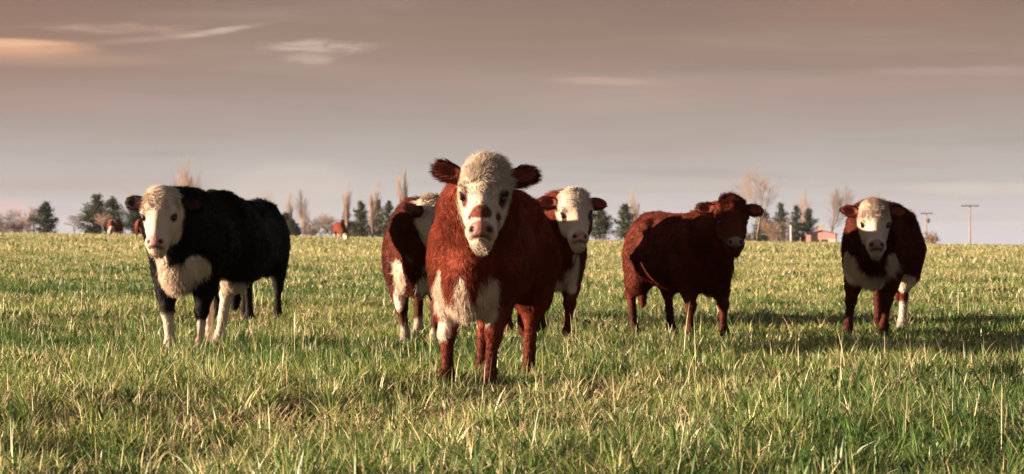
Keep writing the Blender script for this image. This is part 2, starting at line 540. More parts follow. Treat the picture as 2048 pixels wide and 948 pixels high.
BT = [  # x, top, w, D, style, mat, name, label
    (4, 425, 40, 640, 'round', TWIG_GREY, 'bare_tree', 'dark grey leafless tree cut by the left edge of the picture'),
    (34, 418, 44, 650, 'spread', TWIG_GREY, 'bare_tree', 'leafless tree second from the left edge, under the pink cloud'),
    (55, 420, 34, 620, 'spread', TWIG, 'bare_tree', 'slim leafless tree in front of the far left row'),
    (70, 412, 32, 640, 'spread', TWIG_GREY, 'bare_tree', 'leafless tree right next to the lone dark pine at the left'),
    (150, 428, 40, 600, 'round', TWIG_GREY, 'bare_tree', 'small leafless tree between the lone pine and the pine clump'),
    (206, 424, 36, 575, 'spread', TWIG, 'bare_tree', 'pale leafless tree in front of the pine clump on the left'),
    (270, 368, 24, 700, 'poplar', TWIG, 'bare_poplar', 'faint bare poplar above the pine by the white-faced black cow ear'),
    (374, 310, 50, 600, 'poplar', TWIG, 'bare_poplar', 'tall feathery bare poplar rising behind the white-faced black cow'),
    (530, 376, 34, 720, 'poplar', TWIG, 'bare_poplar', 'faint bare poplar top above the black cow rump'),
    (581, 382, 14, 640, 'poplar', TWIG, 'bare_poplar', 'very thin bare poplar rising above the smallest pine'),
    (607, 374, 28, 600, 'poplar', TWIG, 'bare_poplar', 'bare poplar with clear trunk left of the round grey tree'),
    (638, 430, 60, 590, 'round', TWIG_GREY, 'bare_tree', 'round-crowned grey leafless tree with dark forked trunk'),
    (664, 425, 40, 680, 'spread', TWIG, 'bare_tree', 'pinkish leafless tree right behind the round grey tree'),
    (692, 362, 18, 630, 'poplar', TWIG, 'bare_poplar', 'narrow bare poplar behind the middle distant cow'),
    (719, 384, 12, 690, 'poplar', TWIG, 'bare_poplar', 'faint thin bare poplar above the clumpy pine'),
    (745, 360, 24, 560, 'poplar', TWIG, 'bare_poplar', 'dense tan bare poplar with thick stem left of the brown calf'),
    (810, 334, 20, 600, 'poplar', TWIG, 'bare_poplar', 'tall narrow bare poplar above the back of the brown calf'),
    (1270, 376, 22, 640, 'poplar', TWIG, 'bare_poplar', 'bare poplar just left of the all-red cow, behind the pine'),
    (1514, 328, 92, 580, 'spread', TWIG, 'bare_tree', 'largest leafless tree, pinkish, spreading behind the all-red cow head'),
    (1606, 376, 26, 700, 'poplar', TWIG, 'bare_poplar', 'faint bare poplar above the pines behind the shed'),
    (1661, 370, 46, 600, 'spread', TWIG_GREY, 'bare_tree', 'leafless tree with dark trunk right behind the pink shed'),
    (1704, 375, 24, 680, 'poplar', TWIG, 'bare_poplar', 'faint bare poplar left of the rightmost cow head'),
    (1748, 376, 14, 700, 'poplar', TWIG, 'bare_poplar', 'faint bare poplar top directly above the rightmost cow head'),
]
for i, (x, top, w, D, st, mt, nm, lab) in enumerate(BT):
    bare_tree(x, top, w, D, lab, seed=300 + i, style=st, mat=mt, name=nm, rmin=0.006 if x in (270, 530, 719, 1606, 1704, 1748) else 0.016 if x in (374, 745, 810) else 0.009)
SH = [
    (1560, 432, 66, 625, 'brown leafless shrub mass between the all-red cow and the pink shed'),
    (1500, 462, 40, 590, 'low leafless shrub at the foot of the largest bare tree'),
    (1858, 462, 30, 600, 'small leafless shrub at the foot of the utility pole with transformer'),
    (30, 440, 60, 600, 'grey leafless shrub in front of the trees at the left edge'),
    (700, 440, 60, 640, 'grey leafless shrub under the pines left of the centre cow'),
]
for i, (x, top, w, D, lab) in enumerate(SH):
    bare_tree(x, top, w, D, lab, seed=500 + i, style='shrub', mat=TWIG if i in (0, 2) else TWIG_GREY, name='bare_shrub', group='leafless shrubs along the horizon', rmin=0.03)

# the low far-off scrub that reads as one mass
rg = np.random.default_rng(77)
segs = []
RMIN[0] = 0.03
for x0, x1, n, top in ((-30, 80, 26, 446), (560, 800, 60, 452), (1480, 1600, 22, 466), (1180, 1260, 6, 474)):
    for _ in range(n):
        x = rg.uniform(x0, x1); D = rg.uniform(640, 760)
        g = np.array(gpt(x, D))
        H = (478 - top) / FPX * D * rg.uniform(0.6, 1.15) + EYE - g[2]
        a = rg.uniform(0, 6.28)
        grow(rg, g, (math.cos(a) * 0.4, math.sin(a) * 0.4, 1), H * 0.62, 0.07, 3, segs, 0.6, 0.03, 2)
v, f = tubes(segs, 3)
scrub = link('scrub', new_mesh('scrub', v, f, TWIG_GREY))
tag(scrub, 'far-off band of grey leafless scrub along the crest', 'scrub', kind='stuff')

# ------------------------------------------------------------------ shed, posts, utility poles
WALL = noisy('pink_wall', (0.48, 0.29, 0.27), (0.56, 0.35, 0.33), 1.5)
ROOF = noisy('red_roof', (0.42, 0.13, 0.115), (0.50, 0.18, 0.16), 2.0, 0.6)
WHITE = noisy('whitewash', (0.62, 0.58, 0.52), (0.75, 0.71, 0.65), 2.0)
DARKW = noisy('dark_opening', (0.05, 0.04, 0.04), (0.09, 0.07, 0.06), 2.0)
POLE = noisy('weathered_pole', (0.24, 0.16, 0.12), (0.36, 0.26, 0.19), 1.0)

D = 600.0
s = D / FPX
b = np.array(gpt(1641.5, D))
shed = empty('shed', tuple(b), R(-11))
tag(shed, 'small pink shed with red roof and yellow chimney on the horizon', 'shed')
hw = 29.5 * s
zt = lambda y: EYE - (y - 478) * s - b[2]
L = 4.5
ze, zp = zt(468.5), zt(461.5)
v = np.array([[-hw, 0, -.3], [hw, 0, -.3], [hw, 0, ze], [0, 0, zp], [-hw, 0, ze], [-hw, L, -.3], [hw, L, -.3], [hw, L, ze], [0, L, zp], [-hw, L, ze]])
link('wall', new_mesh('wall', v, [np.array([[0, 1, 2, 4], [5, 9, 7, 6], [0, 4, 9, 5], [1, 6, 7, 2]]), np.array([[2, 3, 4], [7, 9, 8]])], WALL, False), shed)
rv, rf = [], []
for sg in (-1, 1):
    a = np.array([0, zp + 0.02]); e = np.array([sg * (hw + 0.3), ze - (zp - ze) / hw * 0.3 + 0.02])
    q = np.array([[a[0], -0.25, a[1]], [e[0], -0.25, e[1]], [e[0], L + .25, e[1]], [a[0], L + .25, a[1]]])
    q = np.concatenate([q, q + np.array([0, 0, 0.20])])
    rf.append(np.array([[0, 1, 2, 3], [7, 6, 5, 4], [0, 4, 5, 1], [1, 5, 6, 2], [2, 6, 7, 3], [3, 7, 4, 0]]) + 8 * len(rv))
    rv.append(q)
roof = link('roof', new_mesh('roof', np.concatenate(rv), np.concatenate(rf), ROOF, False), shed)
v, f = box(-0.55, 0.15, 2.0, 2.7, zp - 0.4, zt(450.5)); v2, f2 = box(-0.65, 0.25, 1.9, 2.8, zt(450.5), zt(449.5))
link('chimney', new_mesh('chimney', np.concatenate([v, v2]), np.concatenate([f, f2 + 8]), noisy('yellow_plaster', (0.5, 0.38, 0.2), (0.6, 0.46, 0.26), 2), False), roof)
v, f = box(0.15, 1.75, -0.06, 0.02, -0.2, zt(479))
link('dark_doorway', new_mesh('dark_doorway', v, f, DARKW, False), shed)  # solid slab over the opening, its unlit inside put into the colour
v, f = box(1.9, hw + 0.1, -0.35, -0.02, -0.3, zt(478.5)); v2, f2 = box(1.8, hw + 0.2, -0.45, 0.0, zt(478.5), zt(477.6))
link('lean_to_wall', new_mesh('lean_to_wall', np.concatenate([v, v2]), np.concatenate([f, f2 + 8]), WHITE, False), shed)

b = np.array(gpt(1582, D))
v, f = tubes([((0, 0, -.3), (0, 0, EYE - (452 - 478) * s - b[2]), 0.20, 0.20), ((0, 0, EYE - (452 - 478) * s - b[2]), (0, 0, EYE - (450.5 - 478) * s - b[2]), 0.26, 0.22)], 8)
o = link('post', new_mesh('post', v, f, WHITE), None, tuple(b))
tag(o, 'tall whitewashed gate post standing left of the pink shed', 'post')
b = np.array(gpt(1601, D))
v, f = tubes([((0, 0, -.3), (0, 0, EYE - (475 - 478) * s - b[2]), 0.16, 0.16), ((0, 0, EYE - (475 - 478) * s - b[2]), (0, 0, EYE - (474 - 478) * s - b[2]), 0.16, 0.05)], 8)
o = link('post', new_mesh('post', v, f, ROOF), None, tuple(b))
tag(o, 'short red post between the white gate post and the pink shed', 'post')


def utility_pole(x, top, D, arms, label, transformer=False):
    s = D / FPX
    b = np.array(gpt(x, D))
    H = EYE - (top - 478) * s - b[2]
    t = empty('utility_pole', tuple(b))
    tag(t, label, 'utility pole', 'utility poles at the right of the horizon')
    v, f = tubes([((0, 0, -.3), (0, 0, H * .5), 0.18, 0.15), ((0, 0, H * .5), (0, 0, H), 0.15, 0.11)], 8)
    link('pole', new_mesh('pole', v, f, POLE), t)
    v, f = box(-arms / 2, arms / 2, -0.18, -0.10, H - 0.5, H - 0.28)
    arm = link('crossarm', new_mesh('crossarm', v, f, POLE, False), t)
    for k in (-1, -0.5, 0.55, 1):
        v, f = tubes([((k * arms * .47, -.14, H - .28), (k * arms * .47, -.14, H - .10), 0.07, 0.07), ((k * arms * .47, -.14, H - .10), (k * arms * .47, -.14, H), 0.09, 0.05)], 6)
        link('insulator', new_mesh('insulator', v, f, DARKW), arm)
    if transformer:
        v, f = tubes([((0.45, -.25, H * .68), (0.45, -.25, H * .80), 0.28, 0.28), ((0.45, -.25, H * .80), (0.45, -.25, H * .82), 0.2, 0.2)], 8)
        link('transformer', new_mesh('transformer', v, f, DARKW), t)
        v, f = box(-0.2, 1.0, -0.12, -0.05, H * .75, H * .775)
        link('bracket', new_mesh('bracket', v, f, POLE, False), t)


utility_pole(1940, 408.5, 560, 3.9, 'taller utility pole with wide crossarm standing alone at the right')
utility_pole(1853, 424, 640, 2.9, 'utility pole with a transformer just right of the rightmost cow', True)

# ------------------------------------------------------------------ haze
hz = bpy.data.materials.new('thin_haze')
hz.use_nodes = True
hz.node_tree.nodes.clear()
pv = hz.node_tree.nodes.new('ShaderNodeVolumePrincipled')
pv.inputs['Color'].default_value = (0.80, 0.82, 0.90, 1)
pv.inputs['Density'].default_value = 0.000035
pv.inputs['Anisotropy'].default_value = 0.0
ho_ = hz.node_tree.nodes.new('ShaderNodeOutputMaterial')
hz.node_tree.links.new(pv.outputs[0], ho_.inputs['Volume'])
v, f = box(-3300, 3300, -60, 5250, -25, 34)
haze = link('haze', new_mesh('haze', v, f, hz, False))
tag(haze, 'thin pale evening haze over the pasture', 'haze', kind='stuff')

# ------------------------------------------------------------------ cattle
# a cow is carved as one distance field (smoothly joined ellipsoids and tapered limbs), then meshed into one skin


def v3(*a): return np.array(a, dtype=float)


def prim_d(p, P):
    if p['t'] == 'E':
        q = P - p['c']
        if p.get('R') is not None:
            q = q @ p['R']                      # columns of R are the ellipsoid's axes
        r = p['r']
        k0 = np.sqrt(np.sum((q / r) ** 2, -1))
        k1 = np.sqrt(np.sum((q / (r * r)) ** 2, -1)) + 1e-9
        return k0 * (k0 - 1.0) / k1
    a, b = p['a'], p['b']
    ab = b - a
    q = P - a
    if p.get('sq') is not None:
        d, fct = p['sq']
        q = q + (q @ d)[..., None] * d * (fct - 1.0)
    t = np.clip(q @ ab / (ab @ ab), 0, 1)
    return np.linalg.norm(q - t[..., None] * ab, axis=-1) - (p['ra'] + (p['rb'] - p['ra']) * t)


def prim_bounds(p):
    if p['t'] == 'E':
        r = np.full(3, p['r'].max()) if p.get('R') is not None else p['r']
        return p['c'] - r, p['c'] + r
    m = max(p['ra'], p['rb'])
    if p.get('sq') is not None and p['sq'][1] < 1:
        m /= p['sq'][1]
    return np.minimum(p['a'], p['b']) - m, np.maximum(p['a'], p['b']) + m


def smin(a, b, k):
    h = np.clip(0.5 + 0.5 * (b - a) / k, 0, 1)
    return b + (a - b) * h - k * h * (1 - h)


def carve(prims, h):
    B = [prim_bounds(p) for p in prims if p['op'] > 0]
    lo = np.min([b[0] for b in B], 0) - 4 * h - 0.03
    hi = np.max([b[1] for b in B], 0) + 4 * h + 0.03
    n = np.ceil((hi - lo) / h).astype(int) + 1
    ax_ = [lo[i] + h * np.arange(n[i]) for i in range(3)]
    F = np.full(n, 1.0)
    for p in prims:
        bl, bh = prim_bounds(p)
        m = p['k'] + 3 * h + 0.02
        i0 = np.maximum(0, np.floor((bl - m - lo) / h).astype(int))
        i1 = np.minimum(n, np.ceil((bh + m - lo) / h).astype(int) + 1)
        sl = tuple(slice(i0[i], i1[i]) for i in range(3))
        G = np.stack(np.meshgrid(*[ax_[i][sl[i]] for i in range(3)], indexing='ij'), -1)
        d = prim_d(p, G)
        F[sl] = smin(F[sl], d, p['k']) if p['op'] > 0 else -smin(-F[sl], d, p['k'])
    return surface_nets(F, lo, h)


def surface_nets(F, lo, h):
    I = F < 0
    n = np.array(F.shape)
    cs = [I[i:n[0] - 1 + i, j:n[1] - 1 + j, k:n[2] - 1 + k] for i in (0, 1) for j in (0, 1) for k in (0, 1)]
    cnt = sum(c.astype(np.int8) for c in cs)
    act = (cnt > 0) & (cnt < 8)
    idx = np.full(act.shape, -1, dtype=np.int64)
    cells = np.argwhere(act)
    idx[act] = np.arange(len(cells))
    acc = np.zeros((len(cells), 3)); num = np.zeros(len(cells))
    corner = [(i, j, k) for i in (0, 1) for j in (0, 1) for k in (0, 1)]
    val = {c: F[cells[:, 0] + c[0], cells[:, 1] + c[1], cells[:, 2] + c[2]] for c in corner}
    for c in corner:
        for a in range(3):
            if c[a] == 0:
                c2 = list(c); c2[a] = 1; c2 = tuple(c2)
                f0, f1 = val[c], val[c2]
                x = (f0 < 0) != (f1 < 0)
                t = f0[x] / (f0[x] - f1[x])
                pos = np.tile(np.array(c, float), (x.sum(), 1)); pos[:, a] = t
                acc[x] += pos; num[x] += 1
    V = lo + h * (cells + acc / num[:, None])
    quads = []
    for a in range(3):
        b_, c_ = (a + 1) % 3, (a + 2) % 3
        s0 = [slice(None)] * 3; s1 = [slice(None)] * 3
        s0[a] = slice(0, n[a] - 1); s1[a] = slice(1, n[a])
        for q in (b_, c_):
            s0[q] = slice(1, n[q] - 1); s1[q] = slice(1, n[q] - 1)
        A, Bb = I[tuple(s0)], I[tuple(s1)]
        e = np.argwhere(A != Bb)
        flip = A[tuple(e.T)]
        e = e.copy(); e[:, b_] += 1; e[:, c_] += 1
        def cell(db, dc):
            q = e.copy(); q[:, b_] -= db; q[:, c_] -= dc
            return idx[tuple(q.T)]
        Q = np.stack([cell(1, 1), cell(0, 1), cell(0, 0), cell(1, 0)], -1)
        Q[~flip] = Q[~flip][:, ::-1]
        quads.append(Q)
    return V, np.concatenate(quads)


RED = np.array([0.108, 0.0195, 0.0098])
RED_DEEP = np.array([0.095, 0.016, 0.009])
BLACK = np.array([0.0028, 0.0020, 0.0018])
CREAM = np.array([0.47, 0.385, 0.315])
PINK = np.array([0.50, 0.27, 0.24])

coat_m, ct, cb = material('coat_skin', 0.75, 0.15)
at = ct.nodes.new('ShaderNodeAttribute'); at.attribute_name = 'coat'
ct.links.new(at.outputs['Color'], cb.inputs['Base Color'])
at2 = ct.nodes.new('ShaderNodeAttribute'); at2.attribute_name = 'wet'
mr = ct.nodes.new('ShaderNodeMapRange'); mr.inputs[3].default_value = 0.8; mr.inputs[4].default_value = 0.42
ct.links.new(at2.outputs['Fac'], mr.inputs[0]); ct.links.new(mr.outputs[0], cb.inputs['Roughness'])
cc = ct.nodes.new('ShaderNodeTexCoord')
cn = ct.nodes.new('ShaderNodeTexNoise'); cn.inputs['Scale'].default_value = 90; cn.inputs['Detail'].default_value = 3
ct.links.new(cc.outputs['Object'], cn.inputs['Vector'])
cbp = ct.nodes.new('ShaderNodeBump'); cbp.inputs['Strength'].default_value = 0.35; cbp.inputs['Distance'].default_value = 0.01
ct.links.new(cn.outputs[0], cbp.inputs['Height']); ct.links.new(cbp.outputs[0], cb.inputs['Normal'])

hair_m, ht, hb = material('coat_hair', 0.65, 0.06)
at = ht.nodes.new('ShaderNodeAttribute'); at.attribute_name = 'coat'
ht.links.new(at.outputs['Color'], hb.inputs['Base Color'])

eye_m, et, eb = material('wet_eye', 0.08, 0.6)
eb.inputs['Base Color'].default_value = (0.008, 0.005, 0.004, 1)


def hair_curves(name, P, coat, radius, mat, parent):
    """P: (n, k, 3) strand points in the parent's space"""
    n, k = P.shape[:2]
    hc = bpy.data.hair_curves.new(name)
    hc.add_curves([k] * n)
    hc.points.foreach_set('position', P.reshape(-1).astype(np.float32))
    r = radius[:, None] * np.linspace(1.0, 0.25, k)[None, :]
    hc.points.foreach_set('radius', r.reshape(-1).astype(np.float32))
    a = hc.attributes.new('coat', 'FLOAT_COLOR', 'CURVE')
    a.data.foreach_set('color', np.concatenate([coat, np.ones((n, 1))], 1).astype(np.float32).ravel())
    hc.materials.append(mat)
    return link(name, hc, parent)


def uv_sphere(c, r, n=14):
    th = np.linspace(0, math.pi, n // 2 + 1)[1:-1]
    ph = np.arange(n) * 2 * math.pi / n
    V = [[0, 0, 1]]
    for t in th:
        for p in ph:
            V.append([math.sin(t) * math.cos(p), math.sin(t) * math.sin(p), math.cos(t)])
    V.append([0, 0, -1])
    V = np.array(V)
    q, tri = [], []
    for i in range(len(th) - 1):
        for j in range(n):
            a = 1 + i * n
            q.append([a + j, a + n + j, a + n + (j + 1) % n, a + (j + 1) % n])
    for j in range(n):
        tri.append([0, 1 + j, 1 + (j + 1) % n])
        l = 1 + (len(th) - 1) * n
        tri.append([len(V) - 1, l + (j + 1) % n, l + j])
    return V * r + c, [np.array(q), np.array(tri)]


def blob_mask(P, blobs, seed, amp=0.26, freq=12.0, soft=0.10):
    m = np.zeros(len(P))
    nz = wav(P, freq, seed, 3) * amp
    for c, r in blobs:
        q = np.linalg.norm((P - np.array(c)) / np.array(r), axis=1) + nz
        m = np.maximum(m, 1 - sstep(q, 1 - soft, 1 + soft))
    return m


def cow(label, x, D, yaw, poll, head_yaw, head_pitch, coat, head_roll=0.0, hs=1.0, S=1.0, ears=((8, 0), (8, 0)), feet=None,
        h=0.013, nhair=26000, seed=0, fat=1.0, hair=1.0, belly=.03, mud_shade_amt=.72, base=RED, whites=(), face='white', face_marks=(), white_below=(0, 0, 0, 0),
        nose=PINK, ear_col=None, name='cow', tail=True, white_ears=False, group='young beef cattle standing in the pasture'):
    """yaw / head_yaw: 0 looks at the camera, + turns to the picture's right. poll: (x, y, depth) photo point of the poll."""
    rg = np.random.default_rng(seed)
    loc = np.array(gpt(x, D))
    th = R(-90 + yaw)
    Rm = np.array([[math.cos(th), -math.sin(th), 0], [math.sin(th), math.cos(th), 0], [0, 0, 1]])
    toloc = lambda w: Rm.T @ (np.asarray(w) - loc)
    prims = []

    def E(c, r, k=0.08, tag_='body', Rr=None, op=1):
        prims.append(dict(t='E', c=v3(*c), r=v3(*r), k=k, tag=tag_, R=Rr, op=op))

    def K(a, b, ra, rb, k=0.05, tag_='body', sq=None, op=1):
        prims.append(dict(t='K', a=v3(*a), b=v3(*b), ra=ra, rb=rb, k=k, tag=tag_, sq=sq, op=op))

    f_ = fat
    sc = lambda *a: tuple(S * q for q in a)
    E(sc(.20, 0, .745 + belly * .4), sc(.50, .25 * f_, .325 - belly * .4), .10)
    E(sc(-.14, 0, .745 + belly * .6), sc(.52, .262 * f_, .312 - belly * .6), .11)
    E(sc(-.50, 0, .825), sc(.33, .25 * f_, .30), .12)
    K(sc(.40, 0, .995), sc(-.64, 0, 1.02), .11 * S, .12 * S, .12)
    E(sc(.34, 0, 1.05), sc(.17, .09, .10), .12)
    for sd in (-1, 1):
        E(sc(.35, sd * .185 * f_, .73), sc(.16, .088, .25), .08)
        E(sc(-.60, sd * .155 * f_, .74), sc(.19, .12, .30), .09)
        E(sc(-.36, sd * .215 * f_, 1.03), sc(.07, .045, .055), .07)
        E(sc(.30, sd * .15 * f_, .98), sc(.07, .05, .14), .06)
    E(sc(.53, 0, .615 + belly * .3), sc(.17, .125 * f_, .20), .09)
    # legs
    ft = feet or ((.46, .17), (.44, -.17), (-.60, .17), (-.56, -.17))
    legs = []
    for i, (fx, fy) in enumerate(ft):
        sd = 1 if fy > 0 or (fy == 0 and i in (0, 2)) else -1
        sd = 1 if i in (0, 2) else -1
        tg = 'leg%d' % i
        gz = float(ground_z(*(lambda w: (np.array([w[0]]), np.array([w[1]])))(loc + Rm @ v3(fx, fy, 0)))[0]) - loc[2]
        g = v3(fx, fy, gz)
        if i < 2:
            sh = v3(.38 * S, sd * .17 * S * f_, .60 * S)
            kn = g * .55 + sh * .45; kn[2] = .335 * S + gz; kn[0] += .02
            fe = g * .93 + kn * .07; fe[2] = .115 * S + gz; fe[0] -= .01
            K(sh + v3(0, -sd * .01, .10 * S), sh * .45 + kn * .55, .105 * S, .072 * S, .07, tg)
            K(sh * .45 + kn * .55, kn, .070 * S, .046 * S, .03, tg)
            E(kn + v3(.010, 0, 0), (.050 * S, .048 * S, .056 * S), .02, tg)
            K(kn, fe, .038 * S, .031 * S, .025, tg)
        else:
            hp = v3(-.52 * S, sd * .16 * S * f_, .74 * S)
            st = v3(-.47 * S, sd * .185 * S * f_, .60 * S)
            ho = g * .75 + v3(-.62 * S, sd * .16 * S, 0) * .25; ho[2] = .42 * S + gz; ho[0] = fx - .09 * S
            fe = g.copy(); fe[2] = .115 * S + gz; fe[0] -= .035 * S
            K(hp, st * .6 + ho * .4, .16 * S, .105 * S, .08, tg)
            K(st * .6 + ho * .4, ho, .095 * S, .050 * S, .05, tg)
            E(ho + v3(-.012, 0, .015), (.052 * S, .045 * S, .06 * S), .03, tg)
            K(ho, fe, .039 * S, .033 * S, .025, tg)
        E(fe, (.043 * S, .043 * S, .043 * S), .015, tg)
        K(fe, g + v3(.02, 0, .03), .036 * S, .047 * S, .015, tg)
        K(g + v3(.035, .016 * S, .025), g + v3(.02, .012 * S, .07), .036 * S, .032 * S, .015, tg)
        K(g + v3(.035, -.016 * S, .025), g + v3(.02, -.012 * S, .07), .036 * S, .032 * S, .015, tg)
        legs.append(g)
    if tail:
        K(sc(-.80, 0, .98), sc(-.87, .01, .80), .042, .034, .05, 'tail')
        K(sc(-.87, .01, .80), sc(-.86, .03, .48), .030, .026, .02, 'tail')
        E(sc(-.86, .03, .40), (.045, .04, .12), .03, 'tail')
    # head frame
    hp_ = toloc(px(*poll))
    ha = R(head_yaw - yaw)
    fw = v3(math.cos(ha), math.sin(ha), 0)
    up = v3(0, 0, 1)
    p = R(head_pitch)
    u = fw * math.cos(p) - up * math.sin(p)
    n = fw * math.sin(p) + up * math.cos(p)
    w = np.cross(up, fw)
    if head_roll:
        q = R(head_roll)
        u, w = u * math.cos(q) + w * math.sin(q), w * math.cos(q) - u * math.sin(q)
    HR = np.stack([u, w, n], 1)                          # head (u,w,n) -> local
    hl = lambda a, b_, c_: hp_ + HR @ (v3(a * US, b_, c_) * hs)
    hv = lambda *a: tuple(hs * q for q in a)
    # neck
    nb = hl(.09, 0, -.13)
    K(sc(.36, 0, .84), nb * .55 + v3(.50, 0, .88) * S * .45, .225 * S, .195 * S, .12, 'neck')
    K(nb * .55 + v3(.50, 0, .88) * S * .45, nb, .205 * S, .135 * hs, .10, 'neck')
    K(sc(.58, 0, .58), hl(.26, 0, -.17), .10 * S, .045, .10, 'neck')

    def HE(c, r, k=.04, tg='head', op=1, Rr=None):
        E(hl(*c), hv(*r), k, tg, HR if Rr is None else Rr, op)

    def HK(a, b_, ra, rb, k=.04, tg='head', op=1, sq=None):
        K(hl(*a), hl(*b_), ra * hs, rb * hs, k, tg, sq, op)

    HE((.15, 0, -.05), (.165, .128, .112), .05)
    HE((.045, 0, -.015), (.070, .102, .070), .05)
    HE((.10, 0, .02), (.11, .10, .06), .04)
    HK((.15, 0, -.02), (.40, 0, -.005), .104, .070, .05)
    HK((.22, 0, -.12), (.43, 0, -.06), .080, .052, .05)
    for sd in (-1, 1):
        HE((.21, sd * .06, -.11), (.13, .055, .085), .04)
        HE((.180, sd * .104, .022), (.040, .032, .034), .022)
        HE((.26, sd * .062, -.055), (.11, .036, .05), .03)
        HE((.345, sd * .098, .035), (.055, .016, .030), .03, 'hollow', -1)
    HK((.22, 0, .060), (.40, 0, .052), .032, .030, .03)
    HE((.425, 0, .0), (.060, .083, .068), .035)
    HE((.434, 0, .043), (.036, .068, .030), .025)
    HE((.470, 0, -.042), (.044, .054, .050), .03)
    for sd in (-1, 1):
        HE((.222, sd * .122, .022), (.020, .018, .026), .012, 'socket', -1)
        HE((.437, sd * .046, .072), (.015, .015, .022), .008, 'nostril', -1)
    HE((.474, 0, .035), (.003, .078, .045), .006, 'mouth', -1)
    earinfo = []
    for sd, (al, fwd) in zip((1, -1), ears):
        al, fwd = R(al), R(fwd)
        dl = v3(-math.sin(al), sd * math.cos(al) * math.cos(fwd), -.15 + math.sin(fwd)); dl /= np.linalg.norm(dl)
        ed = HR @ dl
        en = n - ed * (n @ ed); en /= np.linalg.norm(en)
        ew = np.cross(ed, en)
        ER = np.stack([ed, ew, en], 1)
        b0 = hl(.070, sd * .110, -.06)
        K(b0, b0 + ed * .05 * hs, .034 * hs, .040 * hs, .03, 'ear')
        prims.append(dict(t='E', c=b0 + ed * .090 * hs, r=v3(.084, .054, .027) * hs, k=.02, tag='ear', R=ER, op=1))
        prims.append(dict(t='E', c=b0 + ed * .100 * hs + en * .024 * hs, r=v3(.064, .034, .024) * hs, k=.012, tag='earcup', R=ER, op=-1))
        earinfo.append((b0, ed, en))
    V, Q = carve(prims, h)

    # ---- per-vertex description of the coat
    def grp(pred):
        d = np.full(len(V), 9.0)
        for pr in prims:
            if pred(pr):
                d = np.minimum(d, prim_d(pr, V))
        return d
    d_head = grp(lambda q: q['tag'] == 'head')
    d_ear = grp(lambda q: q['tag'] == 'ear')
    d_cup = grp(lambda q: q['tag'] == 'earcup')
    d_neck = grp(lambda q: q['tag'] in ('neck', 'body'))
    H = (V - hp_) @ HR / hs / v3(US, 1, 1)
    uu, ww, nn = H.T
    colr = np.tile(base, (len(V), 1))
    colr *= (1 + 0.22 * wav(V, 14, seed + 1, 3))[:, None]
    is_head = (1 - sstep(d_head, .022, .040)) * (d_ear > .004)
    nz = wav(V, 16, seed + 2, 3)
    # dark lower legs on solid coats
    if face == 'white':
        m = is_head * sstep(uu + nz * .02, -.10, -.06) * sstep(nn + nz * .012 + .30 * np.maximum(0, uu - .08), -.125, -.095)
        colr = colr * (1 - m[:, None]) + CREAM * (1 + 0.06 * nz)[:, None] * m[:, None]
    # white blobs given in body space
    if len(whites):
        m = blob_mask(V, [(v3(*c) * S, v3(*r) * S) for c, r in whites], seed + 3) * (1 - is_head * (face != 'white'))
        colr = colr * (1 - m[:, None]) + CREAM * 1.22 * (1 + 0.06 * nz)[:, None] * m[:, None]
    for c, r, cc_ in face_marks:                         # marks in head space
        q = np.linalg.norm((H - v3(*c)) / v3(*r), axis=1) + nz * .16
        m = (1 - sstep(q, .88, 1.08)) * (d_head < .03)
        colr = colr * (1 - m[:, None]) + cc_ * m[:, None]
    dl = np.stack([grp(lambda q, i=i: q['tag'] == 'leg%d' % i) for i in range(4)], 1)
    near = dl.argmin(1)
    on_leg = (dl.min(1) < .015)
    for i in range(4):
        if white_below[i] > 0:
            m = on_leg * (near == i) * (1 - sstep(V[:, 2] + nz * .03, white_below[i] - .025, white_below[i] + .025))
            colr = colr * (1 - m[:, None]) + CREAM * 1.15 * m[:, None]
    mud_shade = on_leg * (1 - sstep(V[:, 2] + wav(V, 11, seed + 9, 3) * .07, .12, .36)) * mud_shade_amt  # lower legs darkened in the coat colour: dirt plus painted-in shade
    colr = colr * (1 - mud_shade[:, None]) + (colr * .30 + v3(.012, .009, .006)) * mud_shade[:, None]
    hoof = on_leg * (1 - sstep(V[:, 2] - np.array([g[2] for g in legs])[near], .05, .075))
    colr = colr * (1 - hoof[:, None]) + v3(.035, .028, .022) * hoof[:, None]
    # ears
    m = (d_ear < .012) * (d_head > -.002)
    ec = base * .7 if ear_col is None else ear_col
    colr = np.where((m > 0)[:, None], ec, colr)
    inner = (d_cup < .006) & (d_ear < .02)
    colr = np.where(inner[:, None], (base * .7 if ear_col is None else ear_col) * 1.3 + v3(.085, .028, .020) * (1 if ear_col is None or ear_col.max() > .03 else .25), colr)
    # nose pad, nostrils, lips
    q = np.sqrt(((uu - .434) / .044) ** 2 + (ww / .074) ** 2) + nz * .06
    m = (1 - sstep(q, .86, 1.08)) * (nn > .012) * (d_head < .03)
    colr = colr * (1 - m[:, None]) + nose * (1 + .25 * wav(V, 60, seed + 4, 2))[:, None] * m[:, None]
    wet = m.copy()
    d_nos = grp(lambda q: q['tag'] == 'nostril'); d_mou = grp(lambda q: q['tag'] == 'mouth'); d_soc = grp(lambda q: q['tag'] == 'socket')
    m = 1 - sstep(d_nos, .001 * hs, .007 * hs)
    colr = colr * (1 - m[:, None]) + v3(.03, .012, .01) * m[:, None]
    m = (1 - sstep(d_mou, .001, .006)) * .6 * (1 - sstep(np.abs(ww), .045, .062))
    colr = colr * (1 - m[:, None]) + v3(.05, .025, .02) * m[:, None]
